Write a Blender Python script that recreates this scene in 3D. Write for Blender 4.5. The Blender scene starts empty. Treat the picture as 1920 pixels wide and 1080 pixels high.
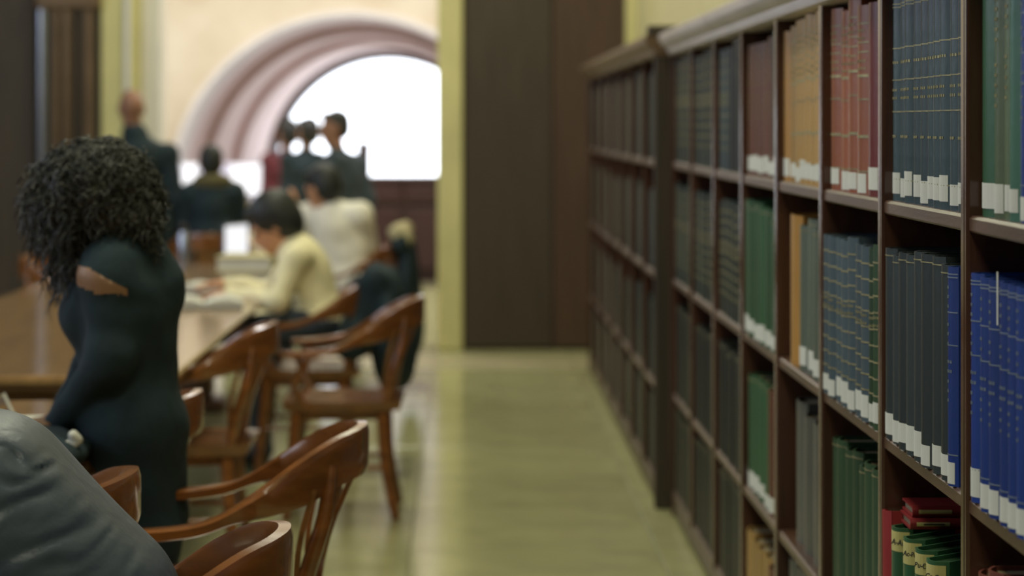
import bpy, math, random
import numpy as np
from mathutils import Vector, Matrix
random.seed(7)
R = math.radians
SC = bpy.context.scene
COL = SC.collection
H, F, VX, VY = 1.55, 4400.0, 871.0, 232.0      # eye height, focal length (px of 1920), vanishing point

# ------------------------------------------------------------------ camera, world, lights, exposure
cd = bpy.data.cameras.new('camera'); cam = bpy.data.objects.new('camera', cd); COL.objects.link(cam)
cam.location = (0, 0, H); cam.rotation_euler = (R(90), 0, 0)
cd.sensor_width = 36; cd.lens = F / 1920 * 36
cd.shift_x = (960 - VX) / 1920; cd.shift_y = -(540 - VY) / 1920
cd.dof.use_dof = True; cd.dof.focus_distance = 4.15; cd.dof.aperture_fstop = 2.9
cd.clip_end = 200
SC.camera = cam

w = bpy.data.worlds.new('world'); SC.world = w; w.use_nodes = True
w.node_tree.nodes['Background'].inputs[0].default_value = (.75, .85, 1, 1)
w.node_tree.nodes['Background'].inputs[1].default_value = .6

def area(name, loc, rot, size, power, color=(1, 1, 1), sy=None, spread=180):
    l = bpy.data.lights.new(name, 'AREA'); l.energy = power; l.color = color
    l.size = size
    if sy: l.shape = 'RECTANGLE'; l.size_y = sy
    l.spread = R(spread)
    o = bpy.data.objects.new(name, l); COL.objects.link(o); o.location = loc; o.rotation_euler = rot
    return o
# tall daylight windows on the left side of the hall (cool), chandeliers overhead (warm)
for y in (3.0, 7.5, 12.0):
    area('window_light', (-6.9, y, 3.6), (0, R(-78), 0), 2.2, 75, (.72, .82, 1.0), 3.4)
for y in (0.5, 5.5, 10.5, 14.8):
    area('chandelier_light', (-.7, y, 5.2), (0, 0, 0), 1.1, 105, (.96, .95, .70))
for x in (-3.2, 0.8):
    area('hall_fill_light', (x, 20.2, 5.3), (0, 0, 0), 2.2, 300, (1.0, .95, .88))  # unseen lamps added to brighten the arch wall

area('vault_fill_light', (-1.15, 29.5, .25), (R(180), 0, 0), 2.4, 82, (1.0, .95, .95), 9.0)  # unseen lamp added on the floor to lift the vault soffit
SC.view_settings.view_transform = 'Standard'; SC.view_settings.look = 'None'
SC.view_settings.gamma = 1; SC.view_settings.use_curve_mapping = False
SC.view_settings.exposure = 0.0
SC.cycles.max_bounces = 6; SC.cycles.diffuse_bounces = 4; SC.cycles.glossy_bounces = 3
SC.cycles.use_denoising = True; SC.cycles.adaptive_threshold = .02
SC.cycles.sample_clamp_indirect = 4

# ------------------------------------------------------------------ helpers
def at(x, y, d):
    """photograph pixel at depth d -> place in the room"""
    return Vector(((x - VX) * d / F, d, H - (y - VY) * d / F))

def lin(r, g, b):
    f = lambda c: (c / 255 / 12.92) if c / 255 <= .04045 else ((c / 255 + .055) / 1.055) ** 2.4
    return (f(r), f(g), f(b), 1)

MATS = {}
def mat(name, col, rough=.5, var=.25, scale=6, bump=0., bscale=40, stretch=(1, 1, 1), spec=.5, coat=0., metal=0.,
        rnd=0., col2=None, emit=0., sss=0., warp=0.):
    m = bpy.data.materials.new(name); m.use_nodes = True
    nt = m.node_tree; N = nt.nodes; L = nt.links
    b = N['Principled BSDF']
    b.inputs['Roughness'].default_value = rough; b.inputs['Metallic'].default_value = metal
    b.inputs['Specular IOR Level'].default_value = spec
    b.inputs['Coat Weight'].default_value = coat; b.inputs['Coat Roughness'].default_value = .12
    tc = N.new('ShaderNodeTexCoord'); mp = N.new('ShaderNodeMapping'); mp.inputs['Scale'].default_value = stretch
    L.new(tc.outputs['Object'], mp.inputs['Vector'])
    nz = N.new('ShaderNodeTexNoise'); nz.inputs['Scale'].default_value = scale; nz.inputs['Detail'].default_value = 5
    nz.inputs['Distortion'].default_value = warp
    L.new(mp.outputs[0], nz.inputs['Vector'])
    rp = N.new('ShaderNodeValToRGB')
    c2 = col2 or tuple(c * (1 - var) for c in col[:3]) + (1,)
    c1 = col if col2 else tuple(min(1, c * (1 + var)) for c in col[:3]) + (1,)
    rp.color_ramp.elements[0].color = c2; rp.color_ramp.elements[1].color = c1
    rp.color_ramp.elements[0].position = .32; rp.color_ramp.elements[1].position = .68
    L.new(nz.outputs['Fac'], rp.inputs[0])
    out = rp.outputs[0]
    if rnd:
        oi = N.new('ShaderNodeObjectInfo'); mr = N.new('ShaderNodeMapRange')
        mr.inputs['To Min'].default_value = 1 - rnd; mr.inputs['To Max'].default_value = 1 + rnd
        L.new(oi.outputs['Random'], mr.inputs[0])
        hs = N.new('ShaderNodeHueSaturation'); L.new(mr.outputs[0], hs.inputs['Value']); L.new(out, hs.inputs['Color'])
        out = hs.outputs[0]
    L.new(out, b.inputs['Base Color'])
    if bump:
        n2 = N.new('ShaderNodeTexNoise'); n2.inputs['Scale'].default_value = bscale; n2.inputs['Detail'].default_value = 6
        L.new(mp.outputs[0], n2.inputs['Vector'])
        bp = N.new('ShaderNodeBump'); bp.inputs['Strength'].default_value = bump; bp.inputs['Distance'].default_value = .02
        L.new(n2.outputs['Fac'], bp.inputs['Height']); L.new(bp.outputs[0], b.inputs['Normal'])
    if emit:
        b.inputs['Emission Color'].default_value = col; b.inputs['Emission Strength'].default_value = emit
    MATS[name] = m
    return m

class MB:
    def __init__(s): s.v = []; s.f = []; s.m = []
    def add(s, v, f, mi=0):
        n = len(s.v); s.v += [tuple(p) for p in v]; s.f += [tuple(i + n for i in q) for q in f]; s.m += [mi] * len(f); return s
    def box(s, a, b, mi=0, bev=0.):
        x0, y0, z0 = (min(a[i], b[i]) for i in range(3)); x1, y1, z1 = (max(a[i], b[i]) for i in range(3))
        if bev <= 0:
            v = [(x, y, z) for z in (z0, z1) for y in (y0, y1) for x in (x0, x1)]
            return s.add(v, [(0, 2, 3, 1), (4, 5, 7, 6), (0, 1, 5, 4), (2, 6, 7, 3), (0, 4, 6, 2), (1, 3, 7, 5)], mi)
        e = min(bev, (x1 - x0) * .45, (y1 - y0) * .45, (z1 - z0) * .45)
        v = []; idx = {}
        for ix, X in enumerate((x0, x1)):
            for iy, Y in enumerate((y0, y1)):
                for iz, Z in enumerate((z0, z1)):
                    sx, sy, sz = (1 - 2 * ix) * e, (1 - 2 * iy) * e, (1 - 2 * iz) * e
                    for ax in range(3):
                        idx[(ix, iy, iz, ax)] = len(v)
                        v.append((X + (sx if ax != 0 else 0), Y + (sy if ax != 1 else 0), Z + (sz if ax != 2 else 0)))
        f = []
        for ix in (0, 1): f.append([idx[(ix, a_, b_, 0)] for a_, b_ in ((0, 0), (1, 0), (1, 1), (0, 1))])
        for iy in (0, 1): f.append([idx[(a_, iy, b_, 1)] for a_, b_ in ((0, 0), (1, 0), (1, 1), (0, 1))])
        for iz in (0, 1): f.append([idx[(a_, b_, iz, 2)] for a_, b_ in ((0, 0), (1, 0), (1, 1), (0, 1))])
        for iy in (0, 1):
            for iz in (0, 1): f.append([idx[(0, iy, iz, 1)], idx[(1, iy, iz, 1)], idx[(1, iy, iz, 2)], idx[(0, iy, iz, 2)]])
            for ix in (0, 1): f.append([idx[(ix, iy, 0, 0)], idx[(ix, iy, 1, 0)], idx[(ix, iy, 1, 1)], idx[(ix, iy, 0, 1)]])
        for ix in (0, 1):
            for iz in (0, 1): f.append([idx[(ix, 0, iz, 0)], idx[(ix, 1, iz, 0)], idx[(ix, 1, iz, 2)], idx[(ix, 0, iz, 2)]])
        for ix in (0, 1):
            for iy in (0, 1):
                for iz in (0, 1): f.append([idx[(ix, iy, iz, k)] for k in range(3)])
        return s.add(v, f, mi)
    def prism(s, poly, ax, a, b, mi=0):
        """poly: 2-D points, extruded along axis ax from a to b"""
        def p3(p, t):
            return (t, p[0], p[1]) if ax == 0 else (p[0], t, p[1]) if ax == 1 else (p[0], p[1], t)
        n = len(poly)
        v = [p3(p, a) for p in poly] + [p3(p, b) for p in poly]
        f = [tuple(range(n)), tuple(range(2 * n - 1, n - 1, -1))] + [(i, i + n, (i + 1) % n + n, (i + 1) % n) for i in range(n)]
        return s.add(v, f, mi)
    def rings(s, rings, closed=False, caps=True, mi=0):
        n = len(rings[0]); v = [p for r in rings for p in r]; f = []
        m = len(rings)
        for i in range(m if closed else m - 1):
            j = (i + 1) % m
            for k in range(n):
                f.append((i * n + k, i * n + (k + 1) % n, j * n + (k + 1) % n, j * n + k))
        if caps and not closed: f += [tuple(range(n - 1, -1, -1)), tuple((m - 1) * n + k for k in range(n))]
        return s.add(v, f, mi)
    def tube(s, pts, rad, n=8, mi=0):
        pts = [Vector(p) for p in pts]; rs = rad if hasattr(rad, '__len__') else [rad] * len(pts)
        rr = []; prev = None
        for i, p in enumerate(pts):
            t = (pts[min(i + 1, len(pts) - 1)] - pts[max(i - 1, 0)]).normalized()
            a = prev if prev is not None else Vector((0, 0, 1)) if abs(t.z) < .9 else Vector((0, 1, 0))
            u = (a - t * a.dot(t)).normalized(); prev = u; q = t.cross(u)
            rr.append([p + (u * math.cos(k * 2 * math.pi / n) + q * math.sin(k * 2 * math.pi / n)) * rs[i] for k in range(n)])
        return s.rings(rr, mi=mi)
    def lathe(s, prof, c=(0, 0, 0), n=20, mi=0):
        rr = [[(c[0] + r * math.cos(k * 2 * math.pi / n), c[1] + r * math.sin(k * 2 * math.pi / n), c[2] + z) for k in range(n)] for r, z in prof]
        return s.rings(rr, mi=mi)
    def mesh(s, name, mats, smooth=False, angle=None):
        me = bpy.data.meshes.new(name); me.from_pydata(s.v, [], s.f)
        for m_ in (mats if isinstance(mats, (list, tuple)) else [mats]): me.materials.append(MATS[m_] if isinstance(m_, str) else m_)
        if len(me.materials) > 1: me.polygons.foreach_set('material_index', s.m)
        import bmesh
        bm = bmesh.new(); bm.from_mesh(me); bmesh.ops.recalc_face_normals(bm, faces=bm.faces); bm.to_mesh(me); bm.free()
        if smooth:
            me.polygons.foreach_set('use_smooth', [True] * len(me.polygons))
            if angle: me.set_sharp_from_angle(angle=R(angle))
        me.update(); return me
    def build(s, name, mats, parent=None, smooth=False, angle=None, **kw):
        return link(name, s.mesh(name, mats, smooth, angle), parent, **kw)

def link(name, data, parent=None, loc=None, rot=None, **kw):
    o = bpy.data.objects.new(name, data); COL.objects.link(o)
    if parent is not None: o.parent = parent
    if loc is not None: o.location = loc
    if rot is not None: o.rotation_euler = rot
    return tag(o, **kw)
def tag(o, label=None, cat=None, group=None, kind=None):
    if label: o['label'] = label
    if cat: o['category'] = cat
    if group: o['group'] = group
    if kind: o['kind'] = kind
    return o
def thing(name, label, cat, loc=(0, 0, 0), rz=0, group=None, kind=None):
    return link(name, None, None, loc, (0, 0, rz), label=label, cat=cat, group=group, kind=kind)
def dup(root, loc, rz, label):
    r = root.copy(); COL.objects.link(r); r.location = loc; r.rotation_euler = (0, 0, rz); r['label'] = label
    for ch in KIDS[root.name]:
        c = ch.copy(); COL.objects.link(c); c.parent = r
    return r
KIDS = {}
def catmull(pts, n):
    P = [Vector(p) for p in pts]; out = []
    for i in range(len(P) - 1):
        p0, p1, p2, p3 = P[max(i - 1, 0)], P[i], P[i + 1], P[min(i + 2, len(P) - 1)]
        for k in range(n):
            t = k / n
            out.append(.5 * ((2 * p1) + (p2 - p0) * t + (2 * p0 - 5 * p1 + 4 * p2 - p3) * t * t + (3 * p1 - p0 - 3 * p2 + p3) * t ** 3))
    return out + [P[-1]]

# ------------------------------------------------------------------ materials
mat('stone_floor', lin(172, 170, 126), .17, .12, 3.2, .012, 14, rnd=.06, spec=1.0)
mat('floor_joint', lin(96, 92, 68), .6, .1)
mat('floor_border', lin(168, 160, 128), .35, .1, 3, spec=.45)
mat('cream_wall', lin(196, 186, 140), .8, .05, 2.5)
mat('olive_stone', lin(206, 198, 142), .7, .08, 3)
mat('hall_stone', lin(226, 218, 200), .8, .0, 1.3, col2=lin(204, 190, 164))
mat('pink_stone', lin(196, 172, 164), .65, .08, 3)
mat('pale_stone', lin(226, 222, 220), .6, .04, 3)
mat('dark_wood', lin(62, 51, 39), .55, .2, 3, stretch=(9, 9, .6))
mat('brown_wood', lin(72, 51, 37), .55, .2, 3, stretch=(9, 9, .6))
mat('case_wood', lin(74, 51, 38), .34, .28, 4, .05, 30, stretch=(6, .8, 6), spec=.5)
mat('cornice_sheen_wood', lin(188, 178, 172), .3, .12, 4, spec=.6)  # pale base colour paints in the hall's grazing reflection on the wood
mat('post_wood', lin(72, 48, 38), .16, .25, 4, 0, 30, stretch=(8, 8, .7), spec=.6)
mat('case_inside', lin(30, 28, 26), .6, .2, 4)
mat('chair_wood', lin(124, 75, 35), .24, .3, 4, .02, 30, stretch=(2, 2, 6), spec=.6, coat=.5)
mat('table_wood', lin(158, 124, 84), .13, .14, 2, .01, 20, stretch=(8, .8, 8), spec=.6, coat=.3)
mat('table_edge', lin(104, 74, 48), .4, .2, 3)
mat('red_wood', lin(54, 32, 30), .45, .2, 3)
mat('bronze', lin(126, 104, 82), .35, .15, 4, metal=.6)
mat('steel', lin(170, 175, 190), .25, .05, 4, metal=.9)
mat('ceiling_paint', lin(120, 100, 78), .9, .05)
mat('daylight', (.86, .92, 1.0, 1), 1, .0, emit=4.5, spec=0.)
mat('window_glass', (.75, .85, 1.0, 1), 1, .0, emit=1.2, spec=0.)
mat('panelling', lin(104, 82, 62), .6, .2, 3, stretch=(6, 6, .6))
mat('glow_panel', (.80, .82, .92, 1), 1, .0, emit=.9, spec=0.)
mat('lit_panel', (.62, .62, .80, 1), 1, .0, emit=.35, spec=0.)
mat('pages', lin(140, 128, 100), .9, .12, 60, stretch=(1, 8, 1))
mat('paper', lin(206, 206, 198), .8, .05, 8)
mat('old_label', lin(186, 176, 112), .8, .1, 20)
mat('ink', lin(40, 40, 36), .8)
mat('gilt', lin(150, 142, 104), .45, .3, 60, metal=.3)
mat('silver_tool', lin(122, 134, 146), .45, .1, metal=.4)
mat('black_cloth', lin(38, 52, 58), .85, .12, 20, .1, 60, spec=.2)
mat('black_coat', lin(38, 51, 57), .8, .12, 12, .15, 40, spec=.25)
mat('grey_jacket', lin(56, 68, 84), .45, .06, 14, .12, 30, spec=.4)
mat('grey_sweater', lin(62, 72, 80), .9, .1, 20, .1, 80, spec=.2)
mat('white_shirt', lin(238, 232, 218), .85, .05, 20, spec=.2)
mat('cream_top', lin(238, 228, 188), .85, .06, 20, spec=.2)
mat('red_cloth', lin(86, 30, 38), .8, .12, 20)
mat('blue_jeans', lin(64, 74, 88), .85, .1, 40)
mat('dark_pants', lin(38, 42, 46), .85, .1, 40)
mat('shoe', lin(34, 30, 28), .5, .1)
mat('skin', lin(196, 142, 108), .55, .06, 10)
mat('skin_brown', lin(138, 104, 76), .5, .06, 10)
mat('skin_tan', lin(150, 108, 88), .55, .06, 10)
mat('lip', lin(150, 86, 76), .5)
mat('eye', lin(30, 26, 24), .3)
mat('hair_black', lin(30, 32, 32), .55, .2, 60)
mat('hair_curly', lin(44, 44, 38), .5, .35, 40)
mat('hair_short', lin(44, 38, 34), .7, .2, 60)
mat('fur', lin(190, 178, 142), .95, .15, 60, .4, 120)
mat('hood_cloth', lin(104, 96, 66), .9, .1, 30)
mat('pic_blue', lin(40, 70, 110), .4, .3, 30, col2=lin(170, 130, 60))
mat('leaf', lin(70, 96, 50), .6)
BOOKC = dict(slate=(50, 68, 73), slateblue=(72, 88, 98), charcoal=(46, 56, 59), terra=(150, 86, 58), crimson=(110, 40, 38), tan=(170, 134, 78),
             ochre=(166, 122, 62), green=(46, 86, 58), deepgreen=(42, 68, 46), olive=(88, 104, 72), teal=(66, 112, 92), blue=(26, 56, 130),
             navy=(40, 56, 96), brown=(104, 64, 48), grey=(92, 92, 86), greygreen=(88, 98, 88), darkgreen=(38, 49, 45), black=(27, 33, 33),
             redbrown=(112, 62, 52), red=(138, 44, 46))
for k, c in BOOKC.items():
    mat('book_' + k, lin(*c), .34, .14, 9, .04, 120, stretch=(1, 1, .35), spec=.5, rnd=.2)

# ------------------------------------------------------------------ setting
X_WALL = 1.17; Y_BACK = 16.1
S = dict(kind='structure')
floor = MB().box((-7, -4, -.3), (X_WALL, Y_BACK, -.005)).box((-7, Y_BACK, -.3), (3.4, 37, -.005)).build('floor', 'floor_joint', **S)
tile = MB().box((-.4485, -.4485, -.02), (.4485, .4485, 0), bev=.003).mesh('tile', 'stone_floor')
half = MB().box((-.233, -.4485, -.02), (.233, .4485, 0), bev=.003).mesh('tile_strip', 'stone_floor')
btile = MB().box((-.4485, -.4485, -.02), (.4485, .4485, 0), bev=.003).mesh('border_tile', 'floor_border')
bhalf = MB().box((-.233, -.4485, -.02), (.233, .4485, 0), bev=.003).mesh('border_tile_strip', 'floor_border')
for j in range(26):
    y = .45 + 14.8 - 14.4 + .9 * (j - 2) + .05
    border = 14.75 < y < 15.9
    for i in range(5):
        link('tile', btile if border else tile, floor, (.25 - .9 * i, y, 0))
    link('tile', bhalf if border else half, floor, (.936, y, 0))
MB().box((X_WALL, -4, 0), (X_WALL + .2, Y_BACK, 6)).build('wall_right', 'cream_wall', **S)
MB().box((1.10, Y_BACK - .16, 0), (X_WALL, Y_BACK, 6)).build('trim_1', 'olive_stone', **S)      # corner strip
MB().box((-7, -4.2, 0), (X_WALL + .2, -4, 6)).build('wall_rear', 'panelling', **S)
# left wall with three window openings
mb = MB(); z0, z1 = 1.8, 5.4
ys = [-4.2]
for y in (3.0, 7.5, 12.0): ys += [y - 1.2, y + 1.2]
ys.append(Y_BACK + .2)
for i in range(0, len(ys), 2): mb.box((-7.2, ys[i], 0), (-7, ys[i + 1], 6))
for i in range(1, len(ys) - 1, 2): mb.box((-7.2, ys[i], 0), (-7, ys[i + 1], z0)).box((-7.2, ys[i], z1), (-7, ys[i + 1], 6))
mb.build('wall_left', 'panelling', **S)
for n, y in enumerate((3.0, 7.5, 12.0)):
    fr = MB().box((-7.16, y - 1.2, z0), (-7.08, y - 1.12, z1)).box((-7.16, y + 1.12, z0), (-7.08, y + 1.2, z1)) \
        .box((-7.16, y - .03, z0), (-7.08, y + .03, z1)).box((-7.16, y - 1.2, 3.5), (-7.08, y + 1.2, 3.56)).build('window_%d' % (n + 2), 'bronze', **S)
    MB().box((-7.13, y - 1.2, z0), (-7.12, y + 1.2, z1)).build('pane', 'window_glass', fr)
MB().box((-7.2, -4.2, 6), (3.6, 24.3, 6.2)).build('ceiling', 'ceiling_paint', **S)
# back wall of the room: panelled pier, jambs of the opening, fluted casing
wb = MB().box((-.03, Y_BACK, 0), (X_WALL + .2, Y_BACK + .4, 6)).box((-7.2, Y_BACK + .02, 0), (-2.45, Y_BACK + .4, 6)) \
    .box((-2.45, Y_BACK + .02, 4.4), (-.03, Y_BACK + .4, 6)).build('wall_back', 'dark_wood', **S)
for a, b, m_ in ((0.0, .605, 'dark_wood'), (.609, 1.10, 'brown_wood')):
    MB().box((a, Y_BACK - .03, 0.02), (b, Y_BACK, 5.9), bev=.01).build('panel', m_, wb)
for a, b in ((-4.9, -3.9), (-3.895, -2.94)):
    MB().box((a, Y_BACK - .03, 0.02), (b, Y_BACK + .02, 5.9), bev=.01).build('panel', 'dark_wood', wb)
MB().box((-.185, Y_BACK - .05, 0), (-.012, Y_BACK + .45, 6), bev=.012).build('trim_2', 'olive_stone', **S)
MB().box((-2.49, Y_BACK - .05, 0), (-2.24, Y_BACK + .45, 6), bev=.012).build('trim_3', 'olive_stone', **S)
MB().box((-2.238, Y_BACK + .1, 0), (-2.10, Y_BACK + .45, 6), bev=.012).build('trim_4', 'pale_stone', **S)  # pale colour paints in the reflection along the jamb edge
MB().box((-2.325, Y_BACK - .075, 0), (-2.285, Y_BACK - .05, 6), bev=.008).build('trim_6', 'pale_stone', **S)
cas = MB().box((-2.92, Y_BACK - .06, 0), (-2.5, Y_BACK + .02, 6)).build('trim_5', 'dark_wood', **S)
for i, (x, r, m_) in enumerate(((-2.885, .035, 'steel'), (-2.79, .026, 'bronze'), (-2.715, .03, 'bronze'), (-2.64, .026, 'dark_wood'), (-2.57, .03, 'bronze'))):
    MB().tube([(x, Y_BACK - .07, .2), (x, Y_BACK - .07, 2.33)], r, 10).build('flute', m_, cas, smooth=True, angle=50)
MB().box((-2.93, Y_BACK - .11, 2.33), (-2.49, Y_BACK - .03, 2.52), bev=.02).build('capital', 'bronze', cas)
MB().box((-2.93, Y_BACK - .11, 0), (-2.49, Y_BACK - .03, .22), bev=.02).build('plinth', 'bronze', cas)
# hall beyond the opening
MB().box((-7.2, Y_BACK + .4, 0), (-7, 24.3, 6)).build('wall_hall_left', 'hall_stone', **S)
MB().box((3.4, Y_BACK + .4, 0), (3.6, 24.3, 6)).build('wall_hall_right', 'hall_stone', **S)
YA, YW, AX, AZ, AR = 24.0, 35.8, -1.15, .82, 1.83
def arc(r, n=28): return [(AX + r * math.cos(math.pi * (1 - i / n)), AZ + r * math.sin(math.pi * i / n)) for i in range(n + 1)]
mb = MB(); pts = [(AX - AR, 0)] + arc(AR) + [(AX + AR, 0)]
n = len(pts)
top = [(-7.0, 0)] + [(-7 + 10.4 * i / (n - 3), 6) for i in range(n - 2)] + [(3.4, 0)]
for y in (YA, YA + .3):
    mb.add([(p[0], y, p[1]) for p in pts] + [(p[0], y, p[1]) for p in top], [(i, i + 1, n + i + 1, n + i) for i in range(n - 1)])
mb.build('wall_arch', 'hall_stone', **S)
def vault(name, r0, r1, y0, y1, m_, parent=None, **kw):
    a = [(AX - r0, 0)] + arc(r0) + [(AX + r0, 0)]; b = [(AX - r1, 0)] + arc(r1) + [(AX + r1, 0)]
    k = len(a)
    mb = MB().add([(p[0], y0, p[1]) for p in a] + [(p[0], y1, p[1]) for p in b], [(i, i + 1, k + i + 1, k + i) for i in range(k - 1)])
    return mb.build(name, m_, parent, smooth=True, angle=60, **kw)
v = vault('wall_vault', AR + .01, AR + .01, YA + .25, YW, 'pink_stone', **S)
def ring(name, r_out, r_in, y0, y1, m_, parent):
    k = 28; o_ = [(AX - r_out, 0)] + arc(r_out) + [(AX + r_out, 0)]; i_ = [(AX - r_in, 0)] + arc(r_in) + [(AX + r_in, 0)]
    rr = [[(o_[j][0], y0, o_[j][1]), (i_[j][0], y0, i_[j][1]), (i_[j][0], y1, i_[j][1]), (o_[j][0], y1, o_[j][1])] for j in range(len(o_))]
    return MB().rings(rr).build(name, m_, parent)
ring('arch_moulding', AR + .06, AR - .0, YA - .06, YA + .9, 'pale_stone', v)
ring('arch_rib', AR + .05, AR - .09, 26.4, 27.6, 'pink_stone', v)
ring('arch_rib', AR + .05, AR - .09, 30.0, 31.2, 'pink_stone', v)
win = ring('window_1', AR + .05, AR - .13, YW - .5, YW, 'red_wood', None); tag(win, **S)
pp = [(AX - AR, 0)] + arc(AR) + [(AX + AR, 0)]
MB().add([(p[0], YW - .02, p[1]) for p in pp], [tuple(range(len(pp)))]).build('pane', 'daylight', win)
# dark counter under the window, box on it
ct = thing('wooden_counter', 'dark red-brown wooden counter standing below the bright arched window', 'counter', (0, 0, 0))
MB().box((-1.05, 23.0, .06), (.25, 23.6, .98)).build('body', 'red_wood', ct)
MB().box((-1.08, 22.96, .98), (.28, 23.64, 1.03), bev=.01).build('worktop', 'red_wood', ct)
for a in (-1.02, -.59, -.16):
    MB().box((a, 22.975, .12), (a + .4, 23.0, .72), bev=.012).build('panel', 'red_wood', ct)
    MB().box((a, 22.97, .77), (a + .4, 23.0, .95), bev=.012).build('drawer', 'red_wood', ct)
MB().box((-1.05, 23.02, 0), (.25, 23.56, .06)).build('plinth', 'red_wood', ct)
bx = thing('wooden_box', 'small red-brown wooden box standing on the dark counter by the window', 'box')
MB().box((-1.06, 23.15, 1.03), (-.94, 23.4, 1.33), bev=.01).build('body', 'red_wood', bx)
MB().box((-1.07, 23.14, 1.33), (-.93, 23.41, 1.37), bev=.008).build('lid', 'brown_wood', bx)

# ------------------------------------------------------------------ bookcases
XF = .82; PITCH = .777; Y0 = 9.32; TP = .045
RZ = {1: 1.40, 2: .938, 3: .484, 4: .10}; TOP = 1.833
def bookcase(name, label, xf, yfar, nb, pitch):
    b = thing(name, label, 'bookcase', (0, 0, 0))
    yn = yfar - nb * pitch - TP
    MB().box((X_WALL - .02, yn, .06), (X_WALL - .002, yfar, 1.86)).build('back_panel', 'case_inside', b)
    for k in range(nb + 1):
        y = yfar - k * pitch
        mb = MB().box((xf + .006, y - TP, .0 if k in (0, nb) else .085), (X_WALL - .02, y, TOP))
        d = mb.build('divider', 'post_wood', b)
        # moulded front edge: two beads
        e = MB(); z_ = .0 if k in (0, nb) else .085
        for y1, y0 in ((y - .001, y - .028), (y - .031, y - TP + .001)):
            e.prism([(xf + .006, y0), (xf + .0015, y0 + .0015), (xf, y0 + .003), (xf, y1 - .003), (xf + .0015, y1 - .0015), (xf + .006, y1)], 2, z_, TOP)
        e.build('bead', 'post_wood', d)
    shelf = MB().prism([(xf + .010, -.0), (xf + .005, -.005), (xf + .005, -.024), (xf + .010, -.028), (X_WALL - .02, -.028), (X_WALL - .02, 0)], 1, -pitch + .001, -TP - .001).mesh('shelf', 'case_wood')
    for k in range(nb):
        for r in (1, 2, 3, 4):
            link('shelf', shelf, b, (0, yfar - k * pitch, RZ[r]))
    MB().prism([(xf + .004, .03), (xf + .004, .075), (xf + .02, .075), (xf + .02, .03)], 1, yn + .06, yfar - .06).build('base_rail', 'case_wood', b)
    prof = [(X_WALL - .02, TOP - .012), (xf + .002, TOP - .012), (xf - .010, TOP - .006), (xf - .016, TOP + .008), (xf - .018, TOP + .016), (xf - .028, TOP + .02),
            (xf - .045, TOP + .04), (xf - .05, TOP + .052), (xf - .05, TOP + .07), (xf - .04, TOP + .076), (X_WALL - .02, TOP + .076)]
    MB().prism(prof, 1, yn - .03, yfar + (.0 if xf == XF else .03)).build('cornice', 'cornice_sheen_wood' if xf == XF else 'bronze', b, smooth=True, angle=35)  # pale and beige finishes paint in reflected hall light
    return b
bookcase('bookcase', 'long near bookcase of dark wood filling the right side of the aisle', XF, Y0, 9, PITCH)
# far bookcase, standing a little proud of the near one
XF2 = .775; Y2 = 14.66
far = bookcase('bookcase', 'far bookcase of dark wood, past the near one, beside the brown panel', XF2, Y2, 7, .737)
MB().box((XF2 - .012, Y2 - 7 * .737 - TP - .02, 0), (X_WALL - .02, Y2 - 7 * .737 - TP, 1.93), bev=.006).build('end_panel', 'dark_wood', far)
MB().box((XF2 - .04, Y2 - 7 * .737 - TP - .035, 1.90), (X_WALL - .02, Y2 - 7 * .737 - TP + .03, 1.945), bev=.006).build('end_cap', 'dark_wood', far)

# ------------------------------------------------------------------ books
BM = {}
def book_mesh(t, h, dep, col):
    key = ('c', round(t, 3), round(h, 2), dep, col)
    if key in BM: return BM[key]
    t, h = key[1], key[2]
    mb = MB(); bul = min(.016, t * .3); n = 8
    out = [(-bul * math.sin(math.pi * i / n), -t / 2 + t * i / n) for i in range(n + 1)]
    inn = [(p[0] + .004, p[1] * (1 - .008 / t)) for p in out]
    k = n + 1
    v = [(p[0], p[1], z) for z in (0, h) for p in out] + [(p[0], p[1], z) for z in (0, h) for p in inn]
    f = []
    for i in range(n):
        f += [(i, i + 1, k + i + 1, k + i), (2 * k + i, 3 * k + i, 3 * k + i + 1, 2 * k + i + 1), (i, 2 * k + i, 2 * k + i + 1, i + 1), (k + i, k + i + 1, 3 * k + i + 1, 3 * k + i)]
    mb.add(v, f)
    for s in (-1, 1): mb.box((0.001, s * t / 2, 0), (dep, s * (t / 2 - .004), h))
    m = mb.mesh('book', 'book_' + col, True, 40); BM[key] = m; return m
def pages_mesh(t, h, dep, m_='pages'):
    key = ('p', round(t, 3), round(h, 2), dep, m_)
    if key not in BM:
        t, h = key[1], key[2]
        BM[key] = MB().box((.004, -t / 2 + .0045, .005), (dep - .006, t / 2 - .0045, h - .007)).mesh('page_block', m_)
    return BM[key]
def strips_mesh(kind, t, zs, m_, half=.42):
    """thin curved strips lying on the rounded spine: zs = [(z0, z1, from, to)] across -1..1"""
    key = (kind, round(t, 3), tuple(zs), m_)
    if key not in BM:
        t = key[1]; bul = min(.016, t * .3); mb = MB()
        for z0_, z1_, a, b in zs:
            n = 8 if b - a > .5 else 2
            us = [a + (b - a) * i / n for i in range(n + 1)]
            vo = [(-bul * math.cos(u * math.pi / 2) - .0009, u * t / 2, z) for z in (z0_, z1_) for u in us]
            vi = [(p[0] + .0007, p[1], p[2]) for p in vo]; k = n + 1
            f = []
            for i in range(n): f += [(i, k + i, k + i + 1, i + 1), (i, i + 1, 2 * k + i + 1, 2 * k + i), (k + i, 3 * k + i, 3 * k + i + 1, k + i + 1)]
            f += [(0, 2 * k, 3 * k, k), (n, k + n, 3 * k + n, 2 * k + n)]
            mb.add(vo + vi, f)
        BM[key] = mb.mesh(kind, m_)
    return BM[key]
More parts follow.
